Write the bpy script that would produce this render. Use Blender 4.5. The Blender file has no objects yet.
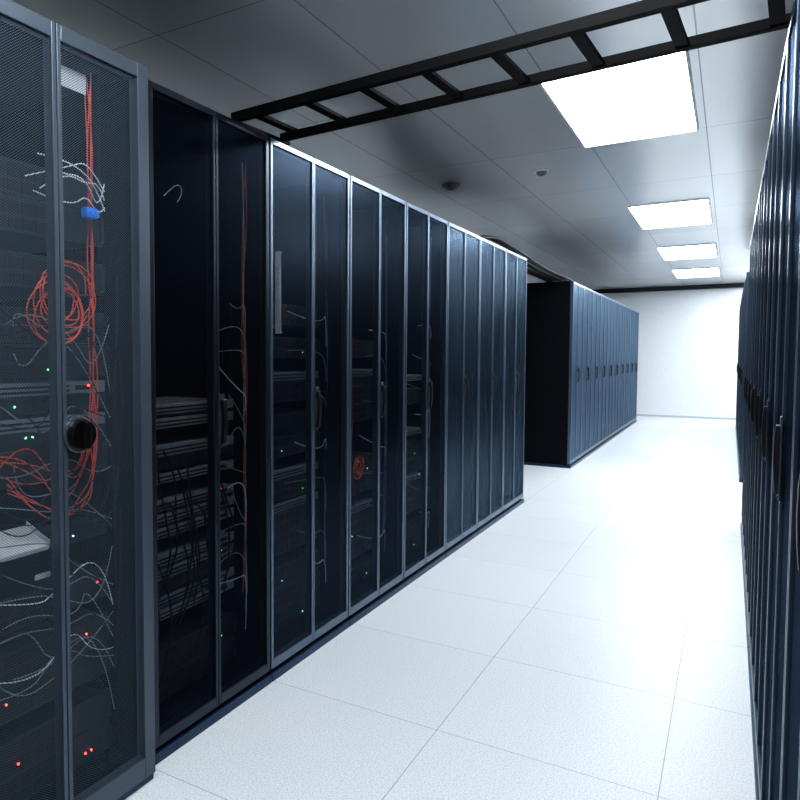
import bpy, bmesh, math, random
from mathutils import Vector, Matrix
random.seed(7)
scene = bpy.context.scene
COL = scene.collection

# ------------------------------------------------------------------ materials
def new_mat(name):
    m = bpy.data.materials.new(name); m.use_nodes = True
    nt = m.node_tree
    return m, nt, nt.nodes["Principled BSDF"]

def simple(name, col, rough=0.5, metal=0.0, bump=0.0, var=0.0, scale=40, spec=0.5):
    m, nt, b = new_mat(name)
    b.inputs["Roughness"].default_value = rough
    b.inputs["Metallic"].default_value = metal
    b.inputs["Specular IOR Level"].default_value = spec
    tc = nt.nodes.new("ShaderNodeTexCoord")
    n = nt.nodes.new("ShaderNodeTexNoise"); n.inputs["Scale"].default_value = scale
    nt.links.new(tc.outputs["Object"], n.inputs["Vector"])
    r = nt.nodes.new("ShaderNodeValToRGB")
    r.color_ramp.elements[0].position = 0.3; r.color_ramp.elements[1].position = 0.7
    r.color_ramp.elements[0].color = tuple(max(0, c*(1-var)) for c in col)+(1,)
    r.color_ramp.elements[1].color = tuple(min(1, c*(1+var)) for c in col)+(1,)
    nt.links.new(n.outputs["Fac"], r.inputs["Fac"])
    nt.links.new(r.outputs["Color"], b.inputs["Base Color"])
    if bump:
        bp = nt.nodes.new("ShaderNodeBump"); bp.inputs["Strength"].default_value = bump
        bp.inputs["Distance"].default_value = 0.002
        nt.links.new(n.outputs["Fac"], bp.inputs["Height"]); nt.links.new(bp.outputs["Normal"], b.inputs["Normal"])
    return m

def emis(name, col, s):
    m, nt, b = new_mat(name)
    b.inputs["Base Color"].default_value = col+(1,)
    b.inputs["Emission Color"].default_value = col+(1,)
    b.inputs["Emission Strength"].default_value = s
    return m

def math_node(nt, op, a, b=None):
    n = nt.nodes.new("ShaderNodeMath"); n.operation = op
    for i, v in enumerate((a, b)):
        if v is None: continue
        if isinstance(v, (int, float)): n.inputs[i].default_value = v
        else: nt.links.new(v, n.inputs[i])
    return n.outputs[0]

def perforated(name, dif, glo, pitch, thr, rough, const=None):
    """powder-coated sheet (diffuse + satin gloss) with punched see-through holes"""
    m, nt, b = new_mat(name)
    nt.nodes.remove(b)
    d = nt.nodes.new("ShaderNodeBsdfDiffuse"); d.inputs[0].default_value = dif+(1,)
    g = nt.nodes.new("ShaderNodeBsdfGlossy"); g.inputs[0].default_value = glo+(1,); g.inputs["Roughness"].default_value = rough
    ad = nt.nodes.new("ShaderNodeAddShader"); nt.links.new(d.outputs[0], ad.inputs[0]); nt.links.new(g.outputs[0], ad.inputs[1])
    tr = nt.nodes.new("ShaderNodeBsdfTransparent"); mx = nt.nodes.new("ShaderNodeMixShader")
    if const is None:
        tc = nt.nodes.new("ShaderNodeTexCoord"); sp = nt.nodes.new("ShaderNodeSeparateXYZ")
        nt.links.new(tc.outputs["Object"], sp.inputs[0])
        cy = math_node(nt, 'COSINE', math_node(nt, 'MULTIPLY', sp.outputs["Y"], 2*math.pi/pitch))
        cz = math_node(nt, 'COSINE', math_node(nt, 'MULTIPLY', sp.outputs["Z"], 2*math.pi/(pitch*0.8)))
        hole = math_node(nt, 'GREATER_THAN', math_node(nt, 'MULTIPLY', cy, cz), thr)
        nt.links.new(hole, mx.inputs[0])
    else:
        mx.inputs[0].default_value = const
    nt.links.new(ad.outputs[0], mx.inputs[1]); nt.links.new(tr.outputs[0], mx.inputs[2])
    nt.links.new(mx.outputs[0], nt.nodes["Material Output"].inputs[0])
    return m

def grid_mask(nt, x0, px, y0, py, w):
    tc = nt.nodes.new("ShaderNodeTexCoord"); sp = nt.nodes.new("ShaderNodeSeparateXYZ")
    nt.links.new(tc.outputs["Object"], sp.inputs[0])
    outs = []
    for ax, o, p in (("X", x0, px), ("Y", y0, py)):
        v = math_node(nt, 'DIVIDE', math_node(nt, 'SUBTRACT', sp.outputs[ax], o), p)
        d = math_node(nt, 'PINGPONG', v, 0.5)
        outs.append(math_node(nt, 'LESS_THAN', d, w/p))
    return math_node(nt, 'MAXIMUM', outs[0], outs[1]), tc, sp

def tile_mat(name, ca, cb, line, x0, px, y0, py, w, rough, metal, nscale, tilevar, p0=0.36, p1=0.55, spec=0.5):
    m, nt, b = new_mat(name)
    mask, tc, sp = grid_mask(nt, x0, px, y0, py, w)
    n = nt.nodes.new("ShaderNodeTexNoise"); n.inputs["Scale"].default_value = nscale; n.inputs["Detail"].default_value = 3
    nt.links.new(tc.outputs["Object"], n.inputs["Vector"])
    r = nt.nodes.new("ShaderNodeValToRGB")
    r.color_ramp.elements[0].position = p0; r.color_ramp.elements[1].position = p1
    r.color_ramp.elements[0].color = ca+(1,); r.color_ramp.elements[1].color = cb+(1,)
    nt.links.new(n.outputs["Fac"], r.inputs["Fac"])
    fx = math_node(nt, 'FLOOR', math_node(nt, 'DIVIDE', math_node(nt, 'SUBTRACT', sp.outputs["X"], x0), px))
    fy = math_node(nt, 'FLOOR', math_node(nt, 'DIVIDE', math_node(nt, 'SUBTRACT', sp.outputs["Y"], y0), py))
    cb_ = nt.nodes.new("ShaderNodeCombineXYZ"); nt.links.new(fx, cb_.inputs[0]); nt.links.new(fy, cb_.inputs[1])
    wn = nt.nodes.new("ShaderNodeTexWhiteNoise"); nt.links.new(cb_.outputs[0], wn.inputs["Vector"])
    hv = nt.nodes.new("ShaderNodeHueSaturation")
    nt.links.new(math_node(nt, 'ADD', math_node(nt, 'MULTIPLY', wn.outputs["Value"], tilevar), 1-tilevar), hv.inputs["Value"])
    nt.links.new(r.outputs["Color"], hv.inputs["Color"])
    mx = nt.nodes.new("ShaderNodeMixRGB"); nt.links.new(mask, mx.inputs[0])
    nt.links.new(hv.outputs[0], mx.inputs[1]); mx.inputs[2].default_value = line+(1,)
    nt.links.new(mx.outputs[0], b.inputs["Base Color"])
    b.inputs["Roughness"].default_value = rough; b.inputs["Metallic"].default_value = metal
    b.inputs["Specular IOR Level"].default_value = spec
    bp = nt.nodes.new("ShaderNodeBump"); bp.invert = True; bp.inputs["Strength"].default_value = 0.3; bp.inputs["Distance"].default_value = 0.001
    nt.links.new(mask, bp.inputs["Height"]); nt.links.new(bp.outputs["Normal"], b.inputs["Normal"])
    return m

M_floor = tile_mat("floor_tiles", (0.49,0.53,0.56), (0.68,0.715,0.745), (0.27,0.31,0.34), -0.777, 0.64, 2.09, 0.64, 0.0013, 0.40, 0.0, 210, 0.04, 0.36, 0.54, 0.35)
M_ceil = tile_mat("ceiling_tiles", (0.94,0.96,0.98), (0.96,0.98,0.99), (0.45,0.48,0.51), -0.79, 0.635, 3.47, 1.28, 0.003, 0.20, 0.35, 500, 0.08)
M_wall = simple("painted_wall", (0.78,0.82,0.85), 0.3, 0, 0.05, 0.02, 20)
M_black = simple("black_powdercoat", (0.010,0.012,0.017), 0.42, 0.0, 0.1, 0.1, 300)
M_side = simple("black_side_panel", (0.003,0.004,0.007), 0.6, 0.0, 0.1, 0.1, 300, 0.1)
M_frame = simple("steel_door_frame", (0.15,0.20,0.265), 0.34, 0.9, 0.03, 0.05, 200)
M_frame_r = simple("steel_blue_frame", (0.055,0.080,0.118), 0.30, 0.9, 0.02, 0.05, 200)
M_frame_dark = simple("dark_door_frame", (0.035,0.047,0.064), 0.3, 0.8, 0.05, 0.05, 200)
M_frame_near = simple("grey_blue_door_frame", (0.085,0.11,0.14), 0.38, 0.5, 0.05, 0.05, 200)
M_plinth = simple("blue_black_plinth", (0.012,0.04,0.09), 0.35, 0.4, 0, 0.1, 100)
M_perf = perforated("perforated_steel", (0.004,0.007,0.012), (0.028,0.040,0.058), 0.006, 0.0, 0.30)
M_perf_mid = perforated("perforated_steel_sheen", (0.009,0.015,0.024), (0.065,0.095,0.132), 0.006, 0.2, 0.30, 0.3)  # lighter copy of the door mesh, grazing sheen put into its colour
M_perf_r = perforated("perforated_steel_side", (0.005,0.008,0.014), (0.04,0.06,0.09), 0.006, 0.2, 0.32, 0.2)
M_perf_far = perforated("perforated_steel_far_sheen", (0.018,0.031,0.050), (0.14,0.20,0.28), 0.006, 0.2, 0.30, 0.2)  # second block's mesh, brighter: grazing reflection painted into the colours
M_perf_dark = perforated("perforated_steel_open", (0.003,0.005,0.008), (0.010,0.015,0.022), 0.006, -0.05, 0.35)
M_perf_near = perforated("perforated_steel_coarse", (0.062,0.084,0.108), (0.02,0.03,0.04), 0.0078, -0.18, 0.4)
M_handle = simple("black_plastic", (0.002,0.002,0.003), 0.35, 0, 0, 0.1, 50, 0.3)
M_knob = simple("glossy_black_plastic", (0.004,0.004,0.005), 0.25, 0, 0, 0.1, 50, 0.5)
M_rim = simple("chrome_rim", (0.35,0.38,0.42), 0.25, 0.9, 0, 0.05, 50)
M_esc = simple("dark_steel_escutcheon", (0.06,0.075,0.095), 0.4, 0.7, 0, 0.05, 50)
M_dev_dark = simple("dark_chassis", (0.026,0.031,0.038), 0.4, 0.4, 0, 0.1, 60)
M_dev_grey = simple("grey_chassis", (0.22,0.26,0.30), 0.4, 0.3, 0, 0.1, 60)
M_port = simple("black_port", (0.004,0.004,0.006), 0.5)
M_orange = simple("orange_cable", (0.70,0.095,0.05), 0.45, 0, 0, 0.1, 50)
M_dorange = simple("dull_red_cable", (0.30,0.05,0.035), 0.5, 0, 0, 0.1, 50)
M_white = simple("white_cable", (0.60,0.66,0.72), 0.45, 0, 0, 0.05, 50)
M_label = simple("pale_label", (0.45,0.49,0.53), 0.6, 0, 0, 0.03, 50)
M_blue = simple("blue_plastic", (0.03,0.25,0.9), 0.4, 0, 0, 0.05, 50)
M_bcable = simple("black_cable", (0.010,0.010,0.012), 0.5, 0, 0, 0.1, 50, 0.2)
M_gcable = simple("grey_cable", (0.20,0.23,0.26), 0.45, 0, 0, 0.1, 50)
M_tray = simple("black_tray_steel", (0.002,0.002,0.003), 0.55, 0.0, 0, 0.1, 80, 0.1)
M_plate = simple("pale_plate", (0.80,0.85,0.90), 0.35, 0.2, 0, 0.05, 60)
M_panel = emis("lit_diffuser", (0.94,0.975,1.0), 24.0)
M_lframe = simple("white_lamp_frame", (0.8,0.8,0.8), 0.4)
M_plastic = simple("white_plastic", (0.85,0.85,0.85), 0.5)
M_green = emis("green_led", (0.2,1.0,0.3), 4)
M_red = emis("red_led", (1.0,0.06,0.04), 8)
M_bled = emis("blue_led", (0.3,0.6,1.0), 4)

# ------------------------------------------------------------------ helpers
def box(bm, x0,x1,y0,y1,z0,z1, mi=0):
    vs = [bm.verts.new(p) for p in ((x0,y0,z0),(x1,y0,z0),(x1,y1,z0),(x0,y1,z0),(x0,y0,z1),(x1,y0,z1),(x1,y1,z1),(x0,y1,z1))]
    for f in ((0,3,2,1),(4,5,6,7),(0,1,5,4),(1,2,6,5),(2,3,7,6),(3,0,4,7)):
        fc = bm.faces.new([vs[i] for i in f]); fc.material_index = mi

def cyl(bm, c, r, h, axis='X', seg=24, r2=None, mi=0):
    M = Matrix.Translation(c)
    if axis == 'X': M = M @ Matrix.Rotation(math.pi/2, 4, 'Y')
    if axis == 'Y': M = M @ Matrix.Rotation(math.pi/2, 4, 'X')
    res = bmesh.ops.create_cone(bm, cap_ends=True, segments=seg, radius1=r, radius2=r if r2 is None else r2, depth=h, matrix=M)
    for v in res['verts']:
        for f in v.link_faces: f.material_index = mi

def mk(name, bm, mats, bevel=0, parent=None, smooth=False):
    me = bpy.data.meshes.new(name); bm.to_mesh(me); bm.free()
    for m in (mats if isinstance(mats, (list, tuple)) else [mats]): me.materials.append(m)
    if smooth:
        for p in me.polygons: p.use_smooth = True
    o = bpy.data.objects.new(name, me); COL.objects.link(o)
    if bevel:
        b = o.modifiers.new("bevel", 'BEVEL'); b.width = bevel; b.segments = 2; b.limit_method = 'ANGLE'
    if parent: o.parent = parent
    return o

def tag(o, label, cat, group=None):
    o["label"] = label; o["category"] = cat
    if group: o["group"] = group

def empty(name):
    e = bpy.data.objects.new(name, None); e.empty_display_size = 0.1; COL.objects.link(e); return e

def copy_tree(src, parent=None):
    o = src.copy(); COL.objects.link(o)
    if parent is not None: o.parent = parent
    for ch in src.children: copy_tree(ch, o)
    return o

def struct(o, label=None):
    o["kind"] = "structure"
    if label: o["label"] = label

# ------------------------------------------------------------------ room shell
CZ = 2.546
XL, XR, YB, YF = -3.7, 2.3, -1.6, 15.3
def slab(name, x0,x1,y0,y1,z0,z1, mat, label):
    bm = bmesh.new(); box(bm, x0,x1,y0,y1,z0,z1); o = mk(name, bm, mat); struct(o, label); return o
slab("floor", XL,XR,YB,YF,-0.1,0, M_floor, "white speckled raised floor tiles with thin seams")
slab("ceiling", XL,XR,YB,YF,CZ,CZ+0.1, M_ceil, "grey metal ceiling tiles")
slab("wall_back", XL,XR,YF,YF+0.1,-0.1,CZ+0.1, M_wall, "plain white painted end wall")
slab("wall_left", XL-0.1,XL,YB,YF,-0.1,CZ+0.1, M_wall, "plain white painted side wall")
slab("wall_right", XR,XR+0.1,YB,YF,-0.1,CZ+0.1, M_wall, "plain white painted side wall")
slab("wall_front", XL,XR,YB-0.1,YB,-0.1,CZ+0.1, M_wall, "plain white painted wall")
slab("baseboard_back", XL,XR,YF-0.015,YF,0,0.035, simple("grey_baseboard",(0.50,0.53,0.56),0.5), "thin pale grey baseboard")
slab("trim_1", XL,XR,YF-0.08,YF,CZ-0.08,CZ, M_black, "black trim where the end wall meets the ceiling")

# ------------------------------------------------------------------ ceiling lights
bm = bmesh.new()
L, Wd = 1.28, 0.635
t = 0.012
box(bm, -Wd/2,Wd/2,-L/2,-L/2+t,-0.012,0); box(bm, -Wd/2,Wd/2,L/2-t,L/2,-0.012,0)
box(bm, -Wd/2,-Wd/2+t,-L/2+t,L/2-t,-0.012,0); box(bm, Wd/2-t,Wd/2,-L/2+t,L/2-t,-0.012,0)
fr = mk("lamp_frame", bm, M_lframe)
bm = bmesh.new(); box(bm, -Wd/2+t,Wd/2-t,-L/2+t,L/2-t,-0.009,-0.001)
df = mk("diffuser", bm, M_panel)
light0 = empty("ceiling_light"); fr.parent = light0; df.parent = light0
tag(light0, "white rectangular recessed ceiling light panel, switched on", "ceiling light", "ceiling light panels")
spots = [(-0.510,4.12),(-0.505,7.50),(-0.50,10.3),(-0.50,12.95),(-0.5,0.7),(1.2,6.8),(0.75,14.4)]
for i,(x,y) in enumerate(spots):
    o = light0 if i == 0 else copy_tree(light0)
    o.location = (x,y,CZ)

def detector(x,y,r,mat,lab):
    e = empty("smoke_detector"); e.location=(x,y,CZ)
    bm = bmesh.new(); cyl(bm,(0,0,-0.008),r,0.016,'Z',32); mk("base",bm,mat,0.002,e)
    bm = bmesh.new(); cyl(bm,(0,0,-0.026),r*0.55,0.022,'Z',32,r*0.8); cyl(bm,(0,0,-0.040),r*0.3,0.010,'Z',24)
    mk("sensor_head",bm,M_pl2,0.002,e)
    tag(e,lab,"smoke detector","smoke detectors")
M_pl2 = simple("grey_plastic", (0.20,0.20,0.21), 0.5)
detector(-1.89,5.27,0.07,M_pl2,"small round grey smoke detector on the ceiling tiles"); detector(-1.19,5.2,0.05,M_plastic,"small round white smoke detector on the ceiling tiles")

# ------------------------------------------------------------------ racks
W, H, D = 0.612, 2.0, 1.0
def lever_handle(parent, y, q=1.0, mat=M_handle):
    bm = bmesh.new()
    box(bm, 0.0,0.004, -0.015,0.015, -0.088,0.088, 1)
    box(bm, 0.004,0.012*q, -0.009,0.009, 0.040,0.066)
    pts = [(0.012*q,0.070,0.011),(0.017*q,0.04,0.013),(0.018*q,0.0,0.013),(0.016*q,-0.04,0.012),(0.011*q,-0.075,0.009)]
    rings=[]
    for x,z,w in pts:
        rings.append([bm.verts.new(p) for p in ((x-0.006,-w,z),(x+0.004,-w*0.8,z),(x+0.004,w*0.8,z),(x-0.006,w,z))])
    for a,b in zip(rings,rings[1:]):
        for k in range(4): bm.faces.new((a[k],a[(k+1)%4],b[(k+1)%4],b[k]))
    bm.faces.new(rings[0][::-1]); bm.faces.new(rings[-1])
    cyl(bm,(0.005,0,-0.081),0.004,0.004,'X',16,None,1)
    bmesh.ops.recalc_face_normals(bm, faces=bm.faces)
    o = mk("handle", bm, [mat,M_esc], 0.0015, parent); o.location=(0,y,1.0)
    o["label"]="slim black swing lever handle"; return o
def knob_handle(parent, y, z):
    bm = bmesh.new()
    cyl(bm,(0.004,0,0),0.045,0.008,'X',48,None,1)
    cyl(bm,(0.016,0,0),0.039,0.022,'X',48,0.037)
    box(bm,0.026,0.040,-0.010,0.010,-0.033,0.033)
    cyl(bm,(0.028,0,0),0.012,0.02,'X',24)
    o = mk("handle", bm, [M_knob,M_rim], 0.0015, parent); o.location=(0,y,z)
    o["label"]="round black turn knob with thin metal rim"; return o

def make_rack(frame, perf, stile_out, stile_mid, label, near=False, zdoor=0.045, q=1.0, pf=0.006):
    e = empty("server_rack")
    bm = bmesh.new()
    w=W/2
    box(bm,-D,-0.035,-w,-w+0.012,0.03,H); box(bm,-D,-0.035,w-0.012,w,0.03,H)
    box(bm,-D,-0.035,-w+0.012,w-0.012,H-0.02,H); box(bm,-D,-0.035,-w+0.012,w-0.012,0.03,0.05)
    box(bm,-D,-D+0.012,-w+0.012,w-0.012,0.05,H-0.02)
    for s in (-1,1):
        a,b_=sorted((s*0.228,s*0.245)); box(bm,-0.145,-0.125,a,b_,0.05,H-0.02)
        box(bm,-0.85,-0.83,a,b_,0.05,H-0.02)
        a,b_=sorted((s*(w-0.012),s*(w-0.035))); box(bm,-0.07,-0.035,a,b_,0.05,H-0.02)
    mk("cabinet_body",bm,M_side,0,e)
    bm=bmesh.new(); box(bm,-D+0.02,(-0.01 if near else pf),-w,w,0,0.028); p=mk("plinth",bm,M_plinth,0.003,e); p["label"]="blue-black base plinth"
    for s in (-1,1):
        bm=bmesh.new()
        yo, yi = w-0.003, 0.0015
        z0,z1 = zdoor, H-0.004
        rt, rb = (0.038, 0.06) if near else (0.022,0.035)
        def bx(a,b,c,d):
            y0,y1=sorted((s*a,s*b)); box(bm,-0.032,0,y0,y1,c,d)
        bx(yo-stile_out,yo,z0,z1); bx(yi,yi+stile_mid,z0,z1)
        bx(yi+stile_mid,yo-stile_out,z1-rt,z1); bx(yi+stile_mid,yo-stile_out,z0,z0+rb)
        d=mk("door",bm,frame,0.002,e)
        bm=bmesh.new()
        y0,y1=sorted((s*(yi+stile_mid),s*(yo-stile_out)))
        vs=[bm.verts.new(v) for v in ((-0.006,y0,z0+rb),(-0.006,y1,z0+rb),(-0.006,y1,z1-rt),(-0.006,y0,z1-rt))]
        bm.faces.new(vs)
        pn=mk("mesh_panel",bm,perf,0,d); pn["label"]="finely perforated steel mesh"
        if s==1:
            if near: knob_handle(d,0.044,1.02)
            else: lever_handle(d,0.020,q)
    tag(e,label,"server rack","server racks")
    return e

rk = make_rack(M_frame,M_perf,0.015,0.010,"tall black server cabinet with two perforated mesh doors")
rk_m = make_rack(M_frame,M_perf_mid,0.015,0.010,"tall black server cabinet with perforated mesh doors lightened by painted sheen")
rk_f = make_rack(M_frame,M_perf_far,0.017,0.012,"tall blue-black server cabinet with two perforated mesh doors lightened by painted sheen")
rk_r = make_rack(M_frame_r,M_perf_r,0.016,0.011,"blue-black server cabinet with mesh doors and slim handle",q=0.6,pf=0.005)
rk_dark = make_rack(M_frame_dark,M_perf_dark,0.020,0.012,"dark server cabinet with mesh doors showing grey switches inside")
rk_near = make_rack(M_frame_near,M_perf_near,0.040,0.012,"blue-grey server cabinet, mesh doors, round knob, orange cables inside",True,0.025)
XROW=-1.42
rk_near.location=(-1.365,1.109,0)
rk_dark.location=(XROW,1.77,0)
P=0.616
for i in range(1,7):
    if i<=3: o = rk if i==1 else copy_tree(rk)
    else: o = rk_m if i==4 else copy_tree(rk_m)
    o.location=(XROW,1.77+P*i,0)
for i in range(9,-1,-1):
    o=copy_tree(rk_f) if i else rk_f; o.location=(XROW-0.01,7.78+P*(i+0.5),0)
rk_f["label"]="tall black server cabinet showing its plain black side panel"
XR_=0.096
for i in range(9):
    o=rk_r if i==0 else copy_tree(rk_r); o.rotation_euler=(0,0,math.pi); o.location=(XR_,5.774-P*(i+0.5),0)
for i in range(10):
    o=copy_tree(rk_r); o.rotation_euler=(0,0,math.pi); o.location=(XR_+0.01,7.78+P*(i+0.5),0)

# ------------------------------------------------------------------ rack devices
U=0.0445
def led(parent,y,z,mat,r=0.0026):
    bm=bmesh.new(); bmesh.ops.create_uvsphere(bm,u_segments=10,v_segments=6,radius=r)
    o=mk("indicator_light",bm,mat,0,parent,True); o.location=(0.006,y,z); return o
def device(kind):
    e=empty({"switch":"network_switch","server":"rack_server","patch":"patch_panel"}[kind])
    n={"switch":1,"server":2,"patch":1}[kind]; h=n*U-(0.012 if kind=="switch" else 0.003)
    mat={"switch":M_dev_grey,"server":M_dev_dark,"patch":M_dev_dark}[kind]
    dep={"switch":0.3,"server":0.6,"patch":0.08}[kind]
    bm=bmesh.new()
    box(bm,-dep,0,-0.22,0.22,0,h); box(bm,-0.004,0,-0.243,-0.22,0,h); box(bm,-0.004,0,0.22,0.243,0,h)
    mk("chassis",bm,mat,0.001,e)
    bm=bmesh.new()
    if kind=="switch":
        box(bm,0,0.0012,-0.19,0.12,0.006,0.0115); box(bm,0,0.0012,-0.19,0.12,0.018,0.0235)
        box(bm,0,0.0012,0.14,0.20,0.009,0.021)
        pp=mk("port_block",bm,M_port,0,e)
    elif kind=="patch":
        for r in range(2):
            for c in range(12):
                y=-0.19+c*0.0265+(0.01 if c>=6 else 0); z=0.007+r*0.018
                box(bm,0,0.0012,y,y+0.015,z,z+0.011)
        pp=mk("port_block",bm,M_port,0,e)
    else:
        for c in range(8):
            y=-0.205+c*0.038
            box(bm,0,0.003,y,y+0.034,0.008,0.036); box(bm,0,0.003,y,y+0.034,0.044,0.076)
        pp=mk("drive_bays",bm,M_port,0.0006,e)
        bm=bmesh.new(); box(bm,0,0.012,-0.238,-0.228,0.01,h-0.01); box(bm,0,0.012,0.228,0.238,0.01,h-0.01)
        mk("pull_handles",bm,M_dev_dark,0.001,e)
    lab={"switch":"grey one-unit network switch with two port rows in a rack","server":"dark two-unit server with drive bays mounted in a rack","patch":"black patch panel with port rows in a rack"}[kind]
    cat={"switch":"network switch","server":"server","patch":"patch panel"}[kind]
    tag(e,lab,cat,{"switch":"network switches in racks","server":"servers in racks","patch":"patch panels in racks"}[kind])
    return e,n
protos={k:device(k) for k in("switch","server","patch")}
used=set(); placed={}
def place(kind,rx,ry,z):
    p,n=protos[kind]
    if kind in used: o=copy_tree(p)
    else: o=p; used.add(kind)
    o.location=(rx-0.12,ry,z); placed.setdefault(round(ry,2),[]).append(o); return z+n*U
def fill(rx,ry,plan):
    z=0.09
    for k in plan:
        if k=="_": z+=U
        elif k=="=": z+=3*U
        else: z=place({"s":"switch","v":"server","p":"patch"}[k],rx,ry,z)
fill(-1.365,1.109,"vv_vv_v__p=vpspsvpp_v_vv")
fill(XROW,1.77,"vv__sspss_sss_sps_ss")
fill(XROW,1.77+P,"vvv_vvsvs_vv_vs_v_v")
fill(XROW,1.77+2*P,"v_vvps_vv=_vvps_v")
fill(XROW,1.77+3*P,"vv_vvsvv_s=v_s")
near=placed[round(1.109,2)]
for i,lst in {0:[(0.15,0.03,M_red),(0.17,0.03,M_red)],1:[(-0.06,0.02,M_red)],2:[(-0.09,0.05,M_red),(0.06,0.06,M_red)],3:[(0.16,0.05,M_red),(-0.12,0.06,M_red)],4:[(0.2,0.05,M_red)],5:[(0.12,0.02,M_bled)],6:[(-0.10,0.03,M_green)],7:[(-0.02,0.03,M_green),(0.0,0.03,M_green)],8:[(-0.12,0.02,M_green),(0.12,0.02,M_bled)],9:[(-0.05,0.02,M_green)],10:[(0.18,0.02,M_red)],11:[(0.05,0.02,M_green)],12:[(0.2,0.06,M_red)]}.items():
    for (y,z,m) in lst:
        if i<len(near): led(near[i],y,z,m,0.0029)
for i in (1,5,9): led(placed[round(1.77,2)][i],0.16,0.025,M_red if i==9 else M_green,0.0022)
for key in (1.77+P,1.77+2*P,1.77+3*P):
    lst=placed[round(key,2)]
    for i in range(len(lst)):
        if i%2==0: led(lst[i],(0.10,-0.06,0.17)[(i//2)%3],0.025,(M_green,M_bled,M_bled)[(i//2)%3],0.0026)

# ------------------------------------------------------------------ cables
def cable(name,pts,r,mat,label,cat="cable",group=None):
    cu=bpy.data.curves.new(name+"_path",'CURVE'); cu.dimensions='3D'; cu.bevel_depth=r; cu.bevel_resolution=1; cu.resolution_u=5
    sp=cu.splines.new('NURBS'); sp.points.add(len(pts)-1)
    for p,q in zip(sp.points,pts): p.co=(*q,1)
    sp.order_u=3; sp.use_endpoint_u=True
    tmp=bpy.data.objects.new("tmp_path",cu); COL.objects.link(tmp)
    dg=bpy.context.evaluated_depsgraph_get(); dg.update()
    me=bpy.data.meshes.new_from_object(tmp.evaluated_get(dg)); 
    bpy.data.objects.remove(tmp); bpy.data.curves.remove(cu)
    me.name=name; me.materials.clear(); me.materials.append(mat)
    for p in me.polygons: p.use_smooth=True
    o=bpy.data.objects.new(name,me); COL.objects.link(o); tag(o,label,cat,group); return o
def coil(c,r,n,mat,label,rr=0.0028,sq=1.2,jit=0.13,dr=1.0):
    pts=[]
    for i in range(n*12):
        a=i/12*2*math.pi; q=r*(1+jit*math.sin(i*0.37)+random.uniform(-.07,.07))
        pts.append((c[0]+0.006*math.sin(i*.9),c[1]+q*math.cos(a)+0.016*dr*math.sin(i*0.21),c[2]+q*sq*math.sin(a)+0.020*dr*math.cos(i*0.17)))
    return cable("cable_coil",pts,rr,mat,label,"cable")
J=lambda s:random.uniform(-s,s)
xn=-1.43
OG="orange network cables"
for k in range(4):
    pts=[(xn+J(.01),1.262+J(.017),z+J(.02)) for z in (1.93,1.75,1.6,1.45,1.3,1.15,1.0,0.9)]
    pts+=[(xn,1.235+J(.02),0.84+J(.03)),(xn,1.16,0.81+J(.03)),(xn,1.08,0.84+J(.03)),(xn,1.00,0.92+J(.03))]
    cable("network_cable",pts,0.0017,M_orange,"thin orange network cable hanging inside a cabinet",group=OG)
coil((xn+0.03,1.145,1.345),0.066,9,M_orange,"loose coil of orange network cable hung on cabinet rail",0.0016,1.0,0.34)
for k in range(5):
    pts=[(xn,0.98+J(.04),0.94+J(.05)),(xn+.01,1.06+J(.03),0.97+J(.08)),(xn+.01,1.14+J(.03),0.90+J(.08)),(xn+.01,1.22,0.92+J(.07)),(xn,1.262,1.05+J(.07))]
    cable("network_cable",pts,0.0015,M_orange,"thin orange network cable hanging inside a cabinet",group=OG)
for k in range(5):
    z=1.65+J(.08)
    pts=[(xn,1.06+J(.08),z+J(.05)),(xn+.02,1.16+J(.03),z+0.03+J(.04)),(xn+.02,1.23,z+.02+J(.06)),(xn,1.29,z-.02+J(.06)),(xn,1.31,z-0.03-J(.08))]
    cable("network_cable",pts,0.0018,M_white,"thin white network cable looping across ports",group="white network cables")
for k in range(34):
    z=0.90+J(.50)
    pts=[(xn,0.95+J(.08),z),(xn+.025,1.03+J(.05),z-.02+J(.08)),(xn+.02,1.14+J(.05),z-.03+J(.09)),(xn+.01,1.24+J(.04),z-.03+J(.11)),(xn,1.32,z-.06+J(.16))]
    cable("network_cable",pts,0.0015,M_white if k%17==3 else (M_gcable,M_bcable,M_gcable,M_bcable)[k%4],"thin dark grey network cable looping across ports",group="grey network cables")
for k in range(6):
    z=1.1+J(.6)
    pts=[(xn+J(.01),1.335+J(.02),z+.25),(xn+.01,1.345+J(.02),z+.1),(xn+.01,1.33+J(.02),z),(xn,1.345+J(.02),z-.2)]
    cable("network_cable",pts,0.0018,M_bcable,"thin dark cable running down the cabinet side",group="dark side cables")
bm=bmesh.new(); box(bm,-0.01,0.012,-0.018,0.018,-0.013,0.013); box(bm,-0.004,0.006,0.018,0.030,-0.008,0.008); box(bm,0.012,0.016,-0.010,0.010,-0.006,0.006)
o=mk("cable_connector",bm,M_blue,0.002); o.location=(xn+0.02,1.24,1.58); tag(o,"bright blue plastic cable connector on a cabinet rail","connector")
bm=bmesh.new(); box(bm,-0.10,0,-0.13,0.13,0,0.003); box(bm,-0.003,0,-0.13,0.13,-0.010,0)
for s in (-1,1): box(bm,-0.10,-0.003,s*0.13-0.0015,s*0.13+0.0015,0,0.015)
o=mk("slanted_plate",bm,M_plate,0.001); o.location=(-1.43,0.985,0.74); o.rotation_euler=(0,math.radians(22),0); tag(o,"slanted pale plate inside the cabinet","shelf")  # tilted pale plate for a white patch behind the mesh
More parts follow.
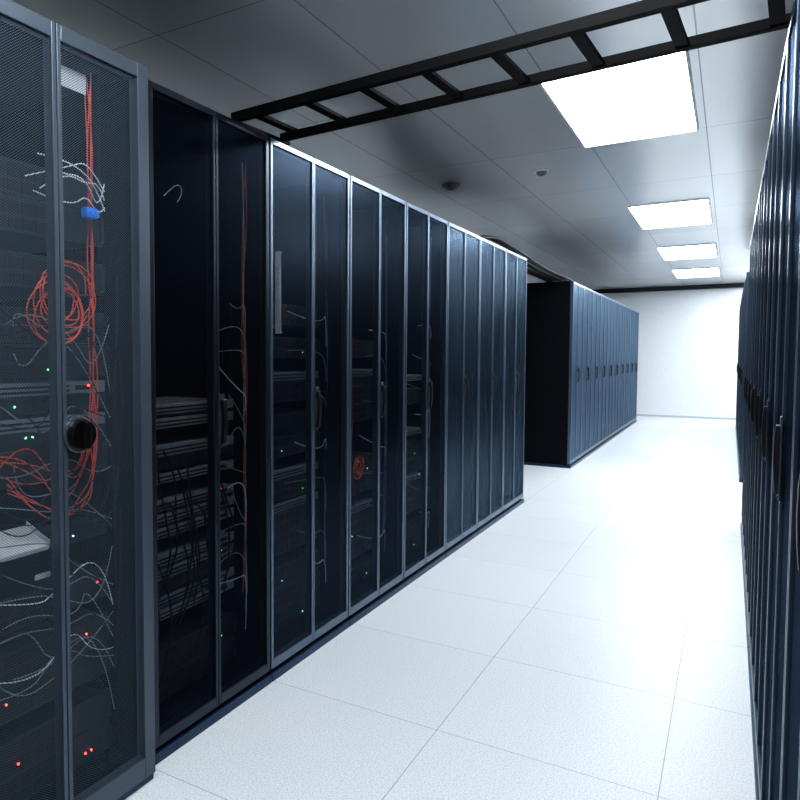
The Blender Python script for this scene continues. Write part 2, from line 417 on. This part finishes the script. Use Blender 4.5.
def lab(y,z,w,h,text):
    bm=bmesh.new(); box(bm,0,0.002,-w/2,w/2,-h/2,h/2); box(bm,-0.004,0,-w/2+0.004,-w/2+0.010,-h/2+0.003,h/2-0.003); box(bm,-0.004,0,w/2-0.010,w/2-0.004,-h/2+0.003,h/2-0.003)
    o=mk("rack_label",bm,M_label,0.0005); o.location=(-1.42,y,z); tag(o,text,"label")
lab(1.20,1.905,0.085,0.05,"blank pale label plate near the cabinet top"); lab(1.085,0.675,0.045,0.014,"small blank white label below a pale plate")
xd=XROW-0.085
for k in range(3):
    pts=[(xd+J(.01),2.035+J(.015),z+J(.02)) for z in (1.9,1.7,1.4,1.2,1.0,0.8,0.6,.35)]
    cable("network_cable",pts,0.0022,M_dorange if k<2 else M_gcable,"thin cable running down the cabinet side",group="side cables")
for k in range(12):
    z=0.42+k*0.09
    pts=[(xd,1.90+J(.06),z+J(.04)),(xd+.03,1.96,z-.02+J(.05)),(xd+.03,2.01,z-.05+J(.06)),(xd,2.035,z-.18+J(.06))]
    cable("network_cable",pts,0.0020,M_gcable if k%4 else M_white,"pale network cable plugged into a switch",group="pale switch cables")
for k in range(14):
    z=0.72+J(.16); y=1.52+k*.028
    pts=[(xd,y,z+.05),(xd+.03,y+J(.03),z-.02),(xd+.03,y+.03+J(.04),z-.16),(xd+.01,y+.06,z-.3),(xd,y+J(.06),z-.42)]
    cable("power_cable",pts,0.0032,M_bcable,"black power cable hanging in front of switches",group="black power cables")
cable("network_cable",[(xd,1.62,1.71),(xd+.02,1.66,1.76),(xd+.02,1.69,1.73),(xd,1.68,1.70)],0.0018,M_white,"short white cable looped inside the cabinet")
coil((XROW-0.05,1.77+2*P-0.12,0.69),0.036,7,M_orange,"small red-orange cable coil inside a cabinet",0.0022,1.1,0.2,0.4)
for k in range(3):
    yb=1.77+2*P-0.13
    cable("network_cable",[(xd+J(.01),yb+J(.02),z) for z in (1.3,1.1,.9,.8,.5)],0.0022,M_dorange,"red-orange cable hanging inside a cabinet",group="red-orange cables")
for i in (1,2,3):
    yb=1.77+P*i
    for k in range(4):
        pts=[(xd+J(.01),yb+0.25+J(.02),z) for z in (1.9,1.3,.8,.3)]
        cable("network_cable",pts,0.0028,M_gcable if k%2 else M_bcable,"cable running down the cabinet side",group="side cables")
    for k in range(7):
        z=0.35+k*0.17+J(.04)
        pts=[(xd,yb+.02+J(.12),z),(xd+.03,yb+.12+J(.04),z-.03+J(.05)),(xd+.03,yb+.2,z-.02+J(.06)),(xd,yb+.25,z-.12+J(.06))]
        cable("network_cable",pts,0.0022,M_gcable if k%3 else M_white,"pale loose network cable in front of servers",group="pale loose cables")
for (yy,z0,z1) in ((2.265,1.30,1.62),(2.50,1.25,1.45)):
    bm=bmesh.new(); box(bm,-0.02,0,-0.008,0.008,z0,z1); box(bm,0,0.002,-0.010,0.010,z0,z0+0.012); box(bm,0,0.002,-0.010,0.010,z1-0.012,z1)
    o=mk("pale_strip",bm,M_plate,0.001); o.location=(-1.50,yy,0); tag(o,"pale vertical strip inside a cabinet","cable guide","pale strips")  # plain upright bars for two white streaks behind the doors

# ------------------------------------------------------------------ cable trays
def tray_mesh(name,length,width,n,first,step,rw):
    e=empty(name)
    for s in (0,1):
        bm=bmesh.new(); y0=s*(width-0.016)
        box(bm,0,length,y0,y0+0.016,0,0.030); f0=0.016 if s==0 else width-0.026
        box(bm,0,length,f0,f0+0.010,0,0.004)
        mk("side_rail",bm,M_tray,0.001,e)
    for i in range(n):
        bm=bmesh.new(); x=first+i*step; box(bm,x,x+rw,0.016,width-0.016,0.004,0.016)
        mk("rung",bm,M_tray,0.001,e)
    return e
t1=tray_mesh("cable_tray",1.88,0.29,9,0.08,0.205,0.032); t1.location=(-1.47,1.915,2.012); t1.rotation_euler=(0,0,math.radians(-4))
for xx in (0.0,1.60):
    bm=bmesh.new(); box(bm,xx,xx+0.03,-0.01,0.30,-0.012,0.0); mk("support_bracket",bm,M_tray,0.001,t1)
tag(t1,"black ladder-style cable tray bridging the two rack rows overhead","cable tray")
# loose black cables drooping from the main row top over to the next block
for k in range(6):
    x=-1.50-0.045*k; h=0.012*math.sin(k*1.7)
    pts=[(x,4.7+0.06*k,2.018),(x,4.95,2.055+h),(x,5.2,2.085+h),(x,5.5,2.075+h),(x,5.85,2.07+h),(x,6.4,2.04+h),(x,7.0,2.02+h),(x,7.6,2.03+h),(x,7.9,2.03),(x,8.2,2.018)]
    cable("power_cable",pts,0.011+0.003*(k%3),M_bcable,"thick black cable drooping between the tops of two rack blocks",group="overhead black cables")

# ------------------------------------------------------------------ world, camera
w=bpy.data.worlds.new("world"); scene.world=w; w.use_nodes=True
w.node_tree.nodes["Background"].inputs[0].default_value=(0.5,0.6,0.75,1); w.node_tree.nodes["Background"].inputs[1].default_value=0.3
cam=bpy.data.cameras.new("camera"); co=bpy.data.objects.new("camera",cam); COL.objects.link(co)
cam.sensor_width=36; cam.lens=691/800*36; cam.shift_x=100/800; cam.shift_y=-10/800; cam.clip_start=0.02
co.location=(0,0,1.216)
co.rotation_euler=(math.radians(90)-math.atan(35/691),0,math.atan(430/691))
scene.camera=co
try:
    scene.view_settings.view_transform='Standard'; scene.view_settings.look='Medium High Contrast'
except Exception as ex: print(ex)
